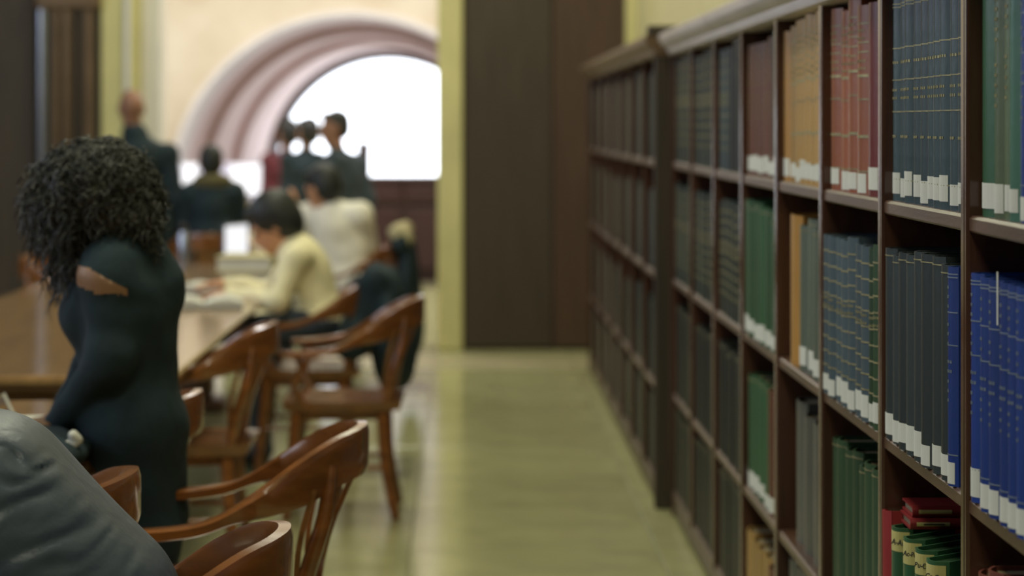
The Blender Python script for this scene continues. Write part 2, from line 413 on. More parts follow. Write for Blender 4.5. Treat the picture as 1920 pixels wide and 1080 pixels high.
def title(zc, rows, rng, w=.6, hgt=.005):
    out = []
    for i in range(rows):
        z = zc - i * .016; u = -w
        while u < w - .1:
            d = .07 + .05 * rng.random(); out.append((round(z, 4), round(z + hgt, 4), round(u, 2), round(min(u + d, w), 2))); u += d + .09
    return out
BANDS = {
    'bands': lambda h, g: [(h * f, h * f + .0022, -.95, .95) for f in (.10, .93, .915)] + [(h * f, h * f + .0022, -.95, .95) for f in (.42, .57, .72)] + title(h * .65, 1, g) + title(h * .52, 2, g, .5) + title(h * .30, 1, g, .4),
    'silver': lambda h, g: [(h * f, h * f + .002, -.95, .95) for f in (.14, .965, .95, .79, .64)] + title(h * .56, 2, g, .5) + title(h * .90, 3, g, .2) + title(h * .73, 3, g, .2) + title(h * .47, 3, g, .2),
    'ribs': lambda h, g: [(h * f, h * f + .006, -.9, .9) for f in (.30, .62)] + [(h * f, h * f + .003, -.9, .9) for f in (.12, .5, .75, .80, .9)] + title(h * .7, 2, g, .7) + title(h * .86, 2, g, .6),
    'many': lambda h, g: [(h * (.18 + .09 * i), h * (.18 + .09 * i) + .003, -.9, .9) for i in range(9)] + title(h * .6, 2, g, .6),
    'plain': lambda h, g: [(h * .96, h * .96 + .002, -.95, .95)],
    'title': lambda h, g: title(h * .9, 6, g, .3) + title(h * .6, 5, g, .25),
    'none': lambda h, g: [],
}
ORD = ['first', 'second', 'third', 'fourth', 'fifth', 'sixth', 'seventh', 'eighth', 'ninth', 'tenth', 'eleventh', 'twelfth', 'thirteenth']
BRNG = random.Random(3)
def book(col, t, h, dep, loc, rz=0, style='none', lab=None, label='', group=None, labz=.006, labh=.038, tool='gilt', tilt=0, inner='pages'):
    o = link('book', book_mesh(t, h, dep, col), None, loc, (tilt, 0, rz), label=label, cat='book', group=group)
    link('page_block', pages_mesh(t, h, dep, inner), o)
    g = random.Random(BRNG.randrange(5))
    z = BANDS[style](round(h, 2), g)
    if z: link('tooling', strips_mesh('tooling', t, [tuple(q) for q in z], tool), o, kind='stuff')
    if lab: link('call_label', strips_mesh('call_label', t, [(labz, labz + labh, -.74, .74)], 'paper'), o)
    return o
def fill(k, row, runs, xs=.85, place='', share=None, gap0=.004, empty=0.):
    """fill one compartment from its far (left) post towards the near one; runs = [(colour, n, height, style, label?, words)]"""
    y = Y0 - k * PITCH - TP - gap0; ylim = Y0 - (k + 1) * PITCH + .004 + empty
    tot = sum(r[1] * (r[6] if len(r) > 6 else 1) for r in runs); unit = (y - ylim) / tot; idx = 0
    for r in runs:
        col, n_, h, style, lab, words = r[:6]; wgt = r[6] if len(r) > 6 else 1
        for i in range(n_):
            wdt = unit * wgt; jt = (round(BRNG.random() * 3) / 3) * .006
            t = round((wdt - .002 - jt) / .003) * .003
            lbl = share % ORD[idx] if share else (words % ORD[i] if '%s' in words else words)
            hh = h + BRNG.choice((-.01, 0, 0, .01)) * (0 if style in ('bands',) else 1)
            book(col, t, hh, .24, (xs + BRNG.choice((0, .002, .005)), y - wdt / 2, RZ[row]), 0, style, lab, lbl,
                 group='books in %s' % place, labz=.004 + .005 * BRNG.choice((0, 1, 2)), labh=.036 + .005 * BRNG.choice((0, 1, 2)), tool='silver_tool' if style == 'silver' else 'gilt')
            y -= wdt; idx += 1
# bay 7 (nearest in view)
fill(7, 1, [('green', 1, .42, 'none', 1, 'wide plain green book, left end of top shelf, nearest bay', 1.6),
            ('olive', 2, .41, 'title', 1, '%s olive book right of the plain green one, top shelf, nearest bay', .8),
            ('teal', 1, .41, 'plain', 1, 'thin dark teal book between olive and blue books, top shelf, nearest bay', .8),
            ('blue', 7, .41, 'silver', 1, '%s blue book from the left, top shelf, nearest bay')], place='nearest bay, top shelf')
fill(7, 2, [('blue', 1, .37, 'silver', 1, 'blue volume standing apart, left end of second shelf, nearest bay', 1.1)], xs=.832, place='nearest bay, second shelf', empty=.662)
YB = Y0 - 7 * PITCH - TP
yy = YB - .10
for i, (t, g) in enumerate(((.058, 0), (.056, .014), (.05, 0), (.05, 0), (.05, 0), (.056, .016), (.06, 0), (.06, 0), (.05, 0), (.05, 0))):
    t = round(t / .003) * .003
    book('blue', t, .37, .24, (.832, yy - t / 2, RZ[2]), 0, 'silver', 1, '%s tall blue volume of the tight second-shelf row, nearest bay' % ORD[i],
         'books in nearest bay, second shelf', tool='silver_tool')
    yy -= t + g + .003
MB().box((.8195, YB - .222, 1.24), (.8204, YB - .229, 1.322)).build('paper_slip', 'paper', label='thin white paper slip sticking up between tall blue volumes', cat='paper')
fill(7, 3, [('redbrown', 9, .35, 'none', 0, '%s red-brown volume from the left on the third shelf, nearest bay')], xs=.845, place='nearest bay, third shelf')
# bay 6
fill(6, 1, [('slate', 11, .415, 'bands', 1, '%s dark slate volume from the left, top shelf right of the red books')], place='slate set, top shelf', xs=.85)
fill(6, 2, [('charcoal', 8, .37, 'plain', 1, '%s charcoal volume from the left, second shelf, beside the blue volumes'),
            ('blue', 1, .37, 'silver', 1, 'single narrow blue book at the right end of the charcoal row', .7)], xs=.832, place='charcoal row, second shelf', empty=.06)
yy = Y0 - 6 * PITCH - TP
book('red', .048, .31, .22, (.832, yy - .034, RZ[3]), 0, 'none', 0, 'red book leaning left of the green index books with cream labels', 'books in index compartment', tilt=R(-3))
for i, txt in enumerate(('A-Ac', 'Ac-Bu', 'Bu-Co', 'Co-Cu')):      # set askew, covers turned to the aisle
    o = book('green', .054, .29, .13, (.842, (4.515, 4.395, 4.28, 4.175)[i], RZ[3]), R(38), 'none', 0,
             'green index book with cream label, %s of four beside the leaning red book' % ORD[i], 'books in index compartment', inner='book_deepgreen')  # page blocks coloured dark green for the shade over their tops
    link('index_label', strips_mesh('index_label', .054, [(.245 - .003 * (i % 2), .283, -.84, .84)], 'old_label'), o)
    fc = bpy.data.curves.new('lettering', 'FONT'); fc.body = txt; fc.size = .0155 if len(txt) < 5 else .0132; fc.align_x = 'CENTER'; fc.shear = .2; fc.offset = .0004
    tmp = bpy.data.objects.new('lettering', fc); COL.objects.link(tmp); bpy.context.view_layer.update()
    me = bpy.data.meshes.new_from_object(tmp.evaluated_get(bpy.context.evaluated_depsgraph_get())); bpy.data.objects.remove(tmp)
    me.materials.clear(); me.materials.append(MATS['ink'])
    link('lettering', me, o, (-.0170, -.004, .258), (R(90), 0, R(-90)))
book('deepgreen', .05, .28, .24, (.842, yy - .61, RZ[3]), 0, 'none', 0, 'dark green book at the right end of the index books', 'books in index compartment')
for i in range(2):      # two red books lying across the green ones, spines towards the aisle's near end
    o = book('red', .021, .26, .10, (.850 + .006 * i, yy - .135 + .010 * i, .776 + .0105 + i * .022), 0, 'none', 0,
             '%s red book lying flat on the green index books' % ('lower', 'upper')[i], 'books in index compartment')
    o.rotation_euler = Matrix(((0, 0, 1), (1, 0, 0), (0, 1, 0))).to_euler()
    link('title_label', strips_mesh('title_label', .021, [(.012, .075, -.35, .35)], 'old_label'), o)
    if i == 0: link('title_print', strips_mesh('title_print', .021, [(.025, .065, -.12, .12)], 'ink'), o).location = (-.0009, 0, 0)
# bay 5
fill(5, 1, [('terra', 4, .405, 'ribs', 1, '%s terracotta volume from the left, top shelf, right of the tan set'),
            ('crimson', 1, .41, 'none', 1, 'plain dark crimson volume among the terracotta books on the top shelf', 1.1),
            ('terra', 1, .41, 'ribs', 1, 'terracotta volume at the right end, after the crimson one')], place='red set, top shelf')
fill(5, 2, [('slateblue', 7, .37, 'many', 1, '%s slate-blue volume from the left, second shelf under the red books', 1.1),
            ('deepgreen', 2, .37, 'many', 1, '%s dark green volume right of the slate-blue row, second shelf', .85)], xs=.832, place='slate-blue row, second shelf')
fill(5, 3, [('deepgreen', 8, .355, 'plain', 0, '%s deep green volume from the left, third shelf under the slate-blue row')], xs=.85, place='green row, third shelf')
# bay 4
fill(4, 1, [('ochre', 1, .40, 'title', 1, 'darker ochre book at the left end of the tan set, top shelf'),
            ('tan', 7, .405, 'ribs', 1, '%s tan volume from the left, top shelf, left of the red books')], place='tan set, top shelf')
fill(4, 2, [('ochre', 1, .375, 'none', 0, 'worn ochre folio under the tan set, left of grey-green volumes', 1.7), ('greygreen', 4, .365, 'plain', 1, '%s torn grey-green volume right of the worn ochre folio')],
     xs=.85, place='below the tan set', gap0=.09)
fill(4, 3, [('grey', 4, .355, 'none', 0, '%s shabby grey folio from the left, third shelf, below the ochre folio', 1.4)], xs=.86, place='grey folios, third shelf', gap0=.1)
fill(4, 4, [('grey', 6, .33, 'none', 0, '', 1)], xs=.86, place='grey row, bottom shelf', share='%s grey book on the bottom shelf below the shabby grey folios')
# bay 3
fill(3, 1, [('brown', 5, .375, 'title', 1, '%s brown volume from the left, top shelf, left of the teal book'), ('teal', 2, .40, 'plain', 1, '%s teal-green volume right of the brown ones, top shelf')], place='brown and teal, top shelf')
fill(3, 2, [('green', 6, .375, 'plain', 1, '%s green volume from the left on the second shelf, below the brown books')], xs=.835, place='green row, second shelf')
fill(3, 3, [('green', 4, .345, 'plain', 1, '%s green volume from the left on the third shelf, beside a brown one'), ('brown', 2, .345, 'none', 1, '%s brown volume right of the green ones, third shelf')], xs=.845, place='green and brown, third shelf')
fill(3, 4, [('tan', 4, .25, 'none', 0, '%s tan volume from the left on the bottom shelf'), ('brown', 2, .25, 'none', 0, '%s brown volume right of the tan ones, bottom shelf')], xs=.845, place='tan row, bottom shelf')
# bays 2 to 0: dark sets that blur together
bayw = {2: 'third bay from far end', 1: 'second bay from far end', 0: 'farthest bay'}
roww = {1: 'top shelf', 2: 'second shelf', 3: 'third shelf', 4: 'bottom shelf'}
for k in (2, 1, 0):
    for row in (1, 2, 3, 4):
        c = 'darkgreen' if row < 3 else 'black'
        sh = '%%s %s book, %s, %s of near bookcase' % ('dark green' if row < 3 else 'black-green', roww[row], bayw[k])
        runs = [(c, 7, (.395, .37, .35, .33)[row - 1], 'many' if row < 3 else 'plain', 0, '')]
        if k == 2 and row == 1: runs = [('slate', 3, .39, 'many', 0, ''), ('black', 4, .40, 'none', 0, '')]; sh = '%s dark slate or black book, top shelf, third bay from the far end'
        fill(k, row, runs, xs=.845, place='%s, %s' % (bayw[k], roww[row]), share=sh)
# the uncountable rest: far case, and lowest and nearest shelves out of the picture
def packed(name, label, xs, bays, colset, rows=(1, 2, 3, 4)):
    mb = MB(); g = random.Random(11)
    for (ya, yb, row) in bays:
        y = ya
        while y > yb + .02:
            t = .035 + .03 * g.random(); t = min(t, y - yb); hh = (.39, .36, .34, .32)[row - 1] - .05 * g.random()
            ci = g.randrange(len(colset)); n = 4
            out = [(-.008 * math.sin(math.pi * i / n), -t / 2 + .001 + (t - .002) * i / n) for i in range(n + 1)] + [(.24, t / 2 - .001), (.24, -t / 2 + .001)]
            mb.prism([(xs + p[0], y - t / 2 + p[1]) for p in out], 2, RZ[row] + .001, RZ[row] + hh, ci); y -= t
    return mb.build(name, ['book_' + c for c in colset], label=label, cat='books', kind='stuff')
packed('packed_books', 'rows of dark greenish books filling the far bookcase', XF2 + .03,
       [(Y2 - k * .737 - TP - .002, Y2 - (k + 1) * .737 + .002, r) for k in range(7) for r in (1, 2, 3, 4)], ['darkgreen', 'charcoal', 'black', 'darkgreen'])
packed('packed_books', 'assorted dark books on the nearest and lowest shelves of the near bookcase', .85,
       [(Y0 - 8 * PITCH - TP - .002, Y0 - 9 * PITCH + .002, r) for r in (1, 2, 3, 4)] + [(Y0 - k * PITCH - TP - .002, Y0 - (k + 1) * PITCH + .002, 4) for k in (5, 6, 7)], ['navy', 'charcoal', 'deepgreen', 'brown'])

# ------------------------------------------------------------------ tables
TX0, TX1, TZ = -2.12, -.908, .76
def table(label, y0, y1):
    t = thing('library_table', label, 'table', (0, 0, 0))
    MB().box((TX0, y0, TZ - .03), (TX1, y1, TZ), bev=.008).build('tabletop', 'table_wood', t)
    MB().box((TX0 + .02, y0 + .02, TZ - .05), (TX1 - .02, y1 - .02, TZ - .03), bev=.004).build('edge_moulding', 'table_edge', t)
    MB().box((TX0 + .42, y0 + .25, TZ - .13), (TX1 - .42, y1 - .25, TZ - .05)).build('apron', 'table_edge', t)
    k = max(2, round((y1 - y0) / 2.2) + 1)
    for i in range(k):
        y = y0 + .5 + (y1 - y0 - 1.0) * i / (k - 1)
        MB().box((TX0 + .45, y - .09, .07), (TX1 - .45, y + .09, TZ - .12), bev=.02).build('pedestal', 'table_edge', t)
        MB().box((TX0 + .38, y - .14, 0), (TX1 - .38, y + .14, .07), bev=.02).build('foot', 'table_edge', t)
    return t
table('long far library table with open books, its near end behind the curly-haired person', 7.35, 13.2)
table('near library table at the left edge, beside the person in grey jacket', 1.2, 6.71)

# ------------------------------------------------------------------ chairs
def make_chair():
    root = thing('library_armchair', 'chair', 'chair', group='wooden library armchairs')
    ps = [(-.24, .272, .664), (-.12, .285, .670), (-.02, .285, .688), (.07, .272, .738), (.16, .235, .800), (.235, .165, .842), (.285, .085, .858), (.30, 0, .862)]
    full = ps + [(p[0], -p[1], p[2]) for p in reversed(ps[:-1])]
    path = catmull(full, 5); m = len(path); rr = []
    for i, p in enumerate(path):
        t = path[min(i + 1, m - 1)] - path[max(i - 1, 0)]; side = t.cross(Vector((0, 0, 1))).normalized()
        u = min(i, m - 1 - i) / ((m - 1) / 2)                 # 0 at the arm ends, 1 at the crest
        s = max(0, min(1, (u - .30) / .35)); s = s * s * (3 - 2 * s)
        wd = .062 * (1 - s) + .030 * s; hg = .026 * (1 - s) + .105 * s
        if u < .05: wd *= .55; hg *= .7
        elif u < .09: wd *= .85
        prof = [(-.5, -.85), (-.5, -.15), (-.36, 0), (.36, 0), (.5, -.15), (.5, -.85), (.36, -1), (-.36, -1)]
        rr.append([p + side * (a * wd) + Vector((0, 0, b * hg)) for a, b in prof])
    kids = [MB().rings(rr).build('back_rail', 'chair_wood', root, True, 35)]
    # saddle seat
    rows = []
    for i in range(9):
        u = -1 + 2 * i / 8
        rows.append(u)
    mb = MB(); nx, ny = 9, 9; v = []
    def outline(a, b):   # a,b in -1..1
        x = a * .235 - .005; wy = .25 - .035 * max(0, a) - .02 * (abs(a) ** 4)
        return x, b * wy
    for layer in (0, 1):
        for i in range(nx):
            for j in range(ny):
                a, b = -1 + 2 * i / (nx - 1), -1 + 2 * j / (ny - 1)
                x, y = outline(a, b)
                z = .462 - .014 * (1 - a * a) * (1 - (abs(b) - .45) ** 2 * 4 if abs(abs(b) - .45) < .5 else 0) if layer else .425
                v.append((x * (1 if layer else .95), y * (1 if layer else .95), z))
    f = []
    for i in range(nx - 1):
        for j in range(ny - 1):
            q = i * ny + j; f += [(q, q + 1, q + ny + 1, q + ny), tuple(81 + z_ for z_ in (q, q + ny, q + ny + 1, q + 1))]
    edge = [j for j in range(ny)] + [i * ny + ny - 1 for i in range(1, nx)] + [(nx - 1) * ny + j for j in range(ny - 2, -1, -1)] + [i * ny for i in range(nx - 2, 0, -1)]
    for a, b in zip(edge, edge[1:] + edge[:1]): f.append((a, b, b + 81, a + 81))
    kids.append(MB().add(v, f).build('seat', 'chair_wood', root, True, 40))
    def slat(y0, y1, xb, xt, zt, w0, w1, wm):
        rr = []
        for i in range(7):
            u = i / 6; c = Vector((xb + (xt - xb) * u - .02 * math.sin(math.pi * u), y0 + (y1 - y0) * u, .45 + (zt - .45) * u))
            wd = (w0 + (w1 - w0) * u + wm * math.sin(math.pi * u) ** 2) / 2
            rr.append([c + Vector((-.006, -wd, 0)), c + Vector((.006, -wd, 0)), c + Vector((.006, wd, 0)), c + Vector((-.006, wd, 0))])
        kids.append(MB().rings(rr).build('slat', 'chair_wood', root, False))
    for s in (-1, 1):
        slat(s * .105, s * .125, .185, .262, .77, .05, .055, -.012)
        slat(s * .17, s * .205, .165, .205, .745, .04, .045, -.008)
    slat(0, 0, .195, .292, .775, .07, .13, .03)
    for s in (-1, 1):
        kids.append(MB().tube(catmull([(.165, s * .195, .44), (.185, s * .20, .55), (.225, s * .195, .68), (.236, s * .175, .79)], 4), [.016, .017, .018, .019, .019, .019, .019, .018, .018, .017, .016, .015, .014], 8).build('back_post', 'chair_wood', root, True, 60))
        kids.append(MB().tube(catmull([(-.15, s * .235, .44), (-.19, s * .262, .52), (-.165, s * .275, .60), (-.185, s * .278, .652)], 4), [.019] * 4 + [.016] * 4 + [.014] * 5, 8).build('arm_post', 'chair_wood', root, True, 60))
        kids.append(MB().tube(catmull([(-.185, s * .20, .435), (-.205, s * .215, .2), (-.225, s * .23, 0)], 4), [.023, .024, .024, .023, .022, .021, .02, .018, .016], 8).build('leg', 'chair_wood', root, True, 60))
        kids.append(MB().tube(catmull([(.15, s * .175, .435), (.165, s * .19, .2), (.205, s * .215, 0)], 4), [.023, .024, .024, .023, .022, .021, .02, .018, .016], 8).build('leg', 'chair_wood', root, True, 60))
        kids.append(MB().tube([(-.2, s * .213, .2), (.163, s * .188, .2)], .010, 8).build('stretcher', 'chair_wood', root, True, 60))
    kids.append(MB().tube([(-.02, -.2, .2), (-.02, .2, .2)], .010, 8).build('stretcher', 'chair_wood', root, True, 60))
    kids.append(MB().prism([(-.2, -.19), (.16, -.165), (.16, .165), (-.2, .19)], 2, .385, .427).build('seat_frame', 'chair_wood', root))
    KIDS[root.name] = kids
    return root
chair0 = make_chair()
CH = [((-.534, 5.39, 0), 0, 'empty wooden armchair in the foreground, pulled out from the near table'),
      ((-.607, 4.0, 0), 0, 'nearest wooden armchair, under the person in grey jacket'),
      ((-.96, 4.66, 0), 0, 'wooden armchair pushed in behind the grey jacket, only its rail tip showing'),
      ((-.988, 6.05, 0), 0, 'wooden armchair standing behind the curly-haired person in black'),
      ((-.96, 8.16, 0), 0, 'empty wooden armchair pushed in at the near end of far table'),
      ((-.473, 9.4, 0), 0, 'empty orange-brown wooden armchair pulled out into the aisle beside far table'),
      ((-.69, 10.6, 0), 0, 'wooden armchair of the reader in cream top, hung with a black coat'),
      ((-.68, 13.9, 0), 0, 'wooden armchair of the person in white shirt, a coat over its back'),
      ((-1.62, 15.05, 0), R(-90), 'wooden armchair under the person in black hooded jacket'),
      ((-2.02, 12.3, 0), R(180), 'wooden armchair on the left side of far table, at picture edge'),
      ((-2.02, 13.02, 0), R(180), 'wooden armchair at the far left corner of the far table')]
for i, (loc, rz, lb) in enumerate(CH):
    if i == 0: chair0.location = loc; chair0['label'] = lb
    else: dup(chair0, loc, rz, lb)

# ------------------------------------------------------------------ organic bodies: smooth unions of limbs turned into one surface
def npv(p): return np.array(p, float)
def field(prims, P_):
    ds = []
    for q in prims:
        if q[0] == 'cone':
            a, b, ra, rb = npv(q[1]), npv(q[2]), q[3], q[4]
            ab = b - a; t = np.clip(((P_ - a) @ ab) / max(1e-9, ab @ ab), 0, 1)
            ds.append(np.linalg.norm(P_ - a - t[:, None] * ab, axis=1) - (ra + (rb - ra) * t))
        else:
            c, r = npv(q[1]), npv(q[2]); Rm = q[3]
            L = P_ - c
            if Rm is not None: L = L @ Rm            # columns of Rm are the local axes
            k0 = np.linalg.norm(L / r, axis=1); k1 = np.linalg.norm(L / (r * r), axis=1)
            ds.append(k0 * (k0 - 1) / np.maximum(k1, 1e-9))
    return ds
def sdf_mesh(mb, prims, names, h=.014, k=.03, wrinkle=None, pad=.05, paint=None):
    """prims end with their material name; appends the surface to mb with material indices from names"""
    lo = np.min([np.minimum(npv(q[1]), npv(q[2])) - max(q[3], q[4]) if q[0] == 'cone' else npv(q[1]) - max(q[2]) for q in prims], axis=0) - pad
    hi = np.max([np.maximum(npv(q[1]), npv(q[2])) + max(q[3], q[4]) if q[0] == 'cone' else npv(q[1]) + max(q[2]) for q in prims], axis=0) + pad
    n = np.ceil((hi - lo) / h).astype(int) + 1
    G = np.stack(np.meshgrid(*[lo[i] + h * np.arange(n[i]) for i in range(3)], indexing='ij'), -1).reshape(-1, 3)
    def total(P_):
        ds = field(prims, P_); d = ds[0]
        for e in ds[1:]:
            hh = np.clip(.5 + .5 * (e - d) / k, 0, 1); d = e * (1 - hh) + d * hh - k * hh * (1 - hh)   # smooth minimum
            # (hh weights the nearer field)
        return d, ds
    def smin_all(P_):
        ds = field(prims, P_); d = ds[0].copy()
        for e in ds[1:]:
            hh = np.clip(.5 + .5 * (d - e) / k, 0, 1); d = d * (1 - hh) + e * hh - k * hh * (1 - hh)
        return d, ds
    d, _ = smin_all(G)
    if wrinkle is not None: d = d + wrinkle(G)
    f = d.reshape(n); s = f < 0
    acc = np.zeros(tuple(n - 1) + (3,)); cnt = np.zeros(tuple(n - 1))
    def sl(o, ax=None): return tuple(slice(o[i], o[i] + n[i] - 1) for i in range(3))
    for ax in range(3):
        for u in (0, 1):
            for w_ in (0, 1):
                o = [0, 0, 0]; oth = [i for i in range(3) if i != ax]; o[oth[0]] = u; o[oth[1]] = w_
                a = f[sl(o)]; o2 = list(o); o2[ax] = 1; b = f[sl(o2)]
                cr = (a < 0) != (b < 0); t = np.where(cr, a / np.where(cr, a - b, 1), 0)
                pos = np.zeros(a.shape + (3,)); pos[..., oth[0]] = u; pos[..., oth[1]] = w_; pos[..., ax] = t
                acc += pos * cr[..., None]; cnt += cr
    act = cnt > 0; ids = -np.ones(act.shape, int); ids[act] = np.arange(act.sum())
    I = np.argwhere(act); V = lo + h * (I + acc[act] / cnt[act][:, None])
    quads = []
    for ax in range(3):
        u, w_ = [(1, 2), (2, 0), (0, 1)][ax]
        o2 = [slice(None)] * 3; o1 = [slice(None)] * 3; o1[ax] = slice(0, -1); o2[ax] = slice(1, None)
        a = s[tuple(o1)]; b = s[tuple(o2)]; E = np.argwhere(a != b)
        E = E[(E[:, u] > 0) & (E[:, w_] > 0) & (E[:, u] < n[u] - 1) & (E[:, w_] < n[w_] - 1)]
        if not len(E): continue
        fl = a[tuple(E.T)]
        def cid(du, dw):
            Q = E.copy(); Q[:, u] -= du; Q[:, w_] -= dw; return ids[tuple(Q.T)]
        q = np.stack([cid(1, 1), cid(0, 1), cid(0, 0), cid(1, 0)], 1)
        q[~fl] = q[~fl][:, ::-1]; quads.append(q)
    Q = np.concatenate(quads)
    ctr = V[Q].mean(1); ds = field(prims, ctr)
    mi = np.array([names.index(q[-1]) for q in prims])[np.argmin(np.stack(ds), 0)]
    if paint:
        V = paint[2](V, h); ctr = V[Q].mean(1)
        mi = np.where(paint[0](ctr), names.index(paint[1]), mi)
    base = len(mb.v); mb.v += [tuple(p) for p in V.tolist()]; mb.f += [tuple(x) for x in (Q + base).tolist()]; mb.m += mi.tolist()
    return V
def organic(name, prims, parent=None, h=.014, k=.03, wrinkle=None, extra=(), paint=None, **kw):
    names = []
    for q in list(prims) + [q for e in extra for q in e[0]]:
        if q[-1] not in names: names.append(q[-1])
    if paint and paint[1] not in names: names.append(paint[1])
    mb = MB(); sdf_mesh(mb, prims, names, h, k, wrinkle, paint=paint)
    for e in extra: sdf_mesh(mb, e[0], names, e[1], e[2])
    me = bpy.data.meshes.new(name); me.from_pydata(mb.v, [], mb.f)
    for m_ in names: me.materials.append(MATS[m_])
    me.polygons.foreach_set('material_index', mb.m); me.polygons.foreach_set('use_smooth', [True] * len(me.polygons)); me.update()
    return link(name, me, parent, **kw)
def frame(fwd, up=(0, 0, 1)):
    f = Vector(fwd).normalized(); s = Vector(up).cross(f).normalized(); u = f.cross(s)
    return f, s, u, np.array([list(f), list(s), list(u)]).T
def head_prims(c, fwd, up=(0, 0, 1), sk='skin', s=1.0):
    c = Vector(c); f, sd, u, Rm = frame(fwd, up); P_ = lambda a, b, e: c + (f * a + sd * b + u * e) * s
    pr = [('ell', P_(-.012, 0, .022), (.098 * s, .077 * s, .098 * s), Rm, sk), ('ell', P_(.022, 0, -.045), (.072 * s, .060 * s, .078 * s), Rm, sk),
          ('cone', P_(.084, 0, .004), P_(.104, 0, -.028), .009 * s, .014 * s, sk), ('ell', P_(.062, 0, -.098), (.026 * s, .026 * s, .02 * s), Rm, sk),
          ('cone', P_(.078, -.035, .022), P_(.078, .035, .022), .012 * s, .012 * s, sk)]
    for b in (-1, 1):
        pr += [('ell', P_(-.008, b * .079, -.012), (.02 * s, .010 * s, .032 * s), Rm, sk), ('ell', P_(.084, b * .031, .004), (.009 * s, .014 * s, .007 * s), Rm, 'eye')]
    pr += [('ell', P_(.090, 0, -.058), (.009 * s, .024 * s, .007 * s), Rm, 'lip')]
    return pr
def hair_prims(c, fwd, up=(0, 0, 1), m_='hair_black', s=1.0, back=.0, vol=0.):
    c = Vector(c); f, sd, u, Rm = frame(fwd, up); P_ = lambda a, b, e: c + (f * a + sd * b + u * e) * s
    pr = [('ell', P_(-.03, 0, .045), (.096 * s + vol, .084 * s + vol, .092 * s + vol), Rm, m_), ('ell', P_(-.055, 0, -.005), (.068 * s + vol, .080 * s + vol, .085 * s + vol), Rm, m_),
          ('ell', P_(.055, 0, .095), (.045 * s, .06 * s, .028 * s), Rm, m_)]
    if back: pr.append(('ell', P_(-.08, 0, -.10), (.05 * s, .075 * s, back), Rm, m_))
    return pr
def hand_prims(wr, dirn, nrm, sk='skin', side=1, curl=.5):
    wr = Vector(wr); f, sd, u, Rm = frame(dirn, nrm); P_ = lambda a, b, e: wr + f * a + sd * b * side + u * e
    pr = [('ell', P_(.045, 0, 0), (.052, .040, .016), Rm, sk), ('cone', P_(-.03, 0, 0), P_(.02, 0, 0), .024, .024, sk)]
    for b, ln in ((-.030, .055), (-.010, .068), (.011, .064), (.030, .052)):
        k1 = P_(.085, b, .002); k2 = P_(.085 + ln * .55, b * 1.08, -.010 * curl); k3 = P_(.085 + ln * (.55 + .45 * (1 - curl * .5)), b * 1.08, -.034 * curl)
        pr += [('cone', k1, k2, .0095, .0085, sk), ('cone', k2, k3, .0085, .0072, sk)]
    pr += [('cone', P_(.015, .032, 0), P_(.05, .056, -.008), .012, .010, sk), ('cone', P_(.05, .056, -.008), P_(.078, .058, -.018), .010, .008, sk)]
    return pr

def person(label, j, top, legs, head_f, hair, sk='skin', head_s=1.0, up=(0, 0, 1), bulk=1.0, neckm=None, h=.014, wrinkle=None, hands=(), shoes='shoe', group=None,
           extra=(), sleeve='long', hair_kw=None, k=.035, paint=None):
    """j: joints -> places; body = one continuous surface, hair a child"""
    o = thing('person', label, 'person', (0, 0, 0), group=group)
    V3 = {a: Vector(b) for a, b in j.items()}; B = bulk
    n, hd, sl_, sr, hl, hr, ch, pe = (V3[a] for a in ('neck', 'head', 'shl', 'shr', 'hpl', 'hpr', 'chest', 'pelvis'))
    ax = (sl_ - sr).normalized(); upv = (n - pe).normalized(); fw = ax.cross(upv)
    Rm = np.array([list(fw), list(ax), list((fw.cross(ax)))]).T
    sw = (sl_ - sr).length
    pr = [('ell', ch, (.112 * B, sw * .47, .17), Rm, top), ('cone', sl_, sr, .062 * B, .062 * B, top), ('ell', (ch + pe) / 2, (.10 * B, .145 * B, .17), Rm, top),
          ('ell', pe, (.112 * B, .168 * B, .12), Rm, top), ('cone', ch, n, .09 * B, .055, neckm or top)]
    for s_, (sh, el, wr) in enumerate(((sl_, V3['ell'], V3['wrl']), (sr, V3['elr'], V3['wrr']))):
        pr += [('cone', sh, el, .060 * B, .047 * B, top), ('cone', el, wr, .046 * B, .034 * B, top if sleeve == 'long' else sk)]
    for hp, kn, an, to in ((hl, V3['knl'], V3['anl'], V3.get('tol')), (hr, V3['knr'], V3['anr'], V3.get('tor'))):
        pr += [('cone', hp, kn, .088 * B, .062 * B, legs), ('cone', kn, an, .060 * B, .045 * B, legs)]
        if to is not None: pr += [('cone', an - Vector((0, 0, .03)), to, .045, .034, shoes)]
    pr += list(extra)
    hp_ = head_prims(hd, head_f, up, sk, head_s)
    hp_.append(('cone', n, hd - Vector(up) * .03, .056, .052, sk))
    ex = [(hp_, .0075, .02)]
    for a in hands: ex.append((hand_prims(*a), .0055, .006))
    organic('body', pr, o, h, k, wrinkle, ex, paint)
    if hair: organic('hair', hair_prims(hd, head_f, up, hair, head_s, **(hair_kw or {})), o, .009, .02)
    return o
def folds(amp, sc, dirn=(1, 1, 1), seed=0.):
    d = npv(dirn) / np.linalg.norm(dirn)
    def fn(P_):
        a = P_ @ d; q = np.sin(P_[:, 0] * 9 * sc + seed) + np.sin(P_[:, 1] * 11 * sc + seed * 2) + np.sin(P_[:, 2] * 8 * sc - seed)
        return amp * (np.sin(a * 38 * sc + q * 1.6) + .6 * np.sin(a * 71 * sc - q * 2.1 + 1))
    return fn

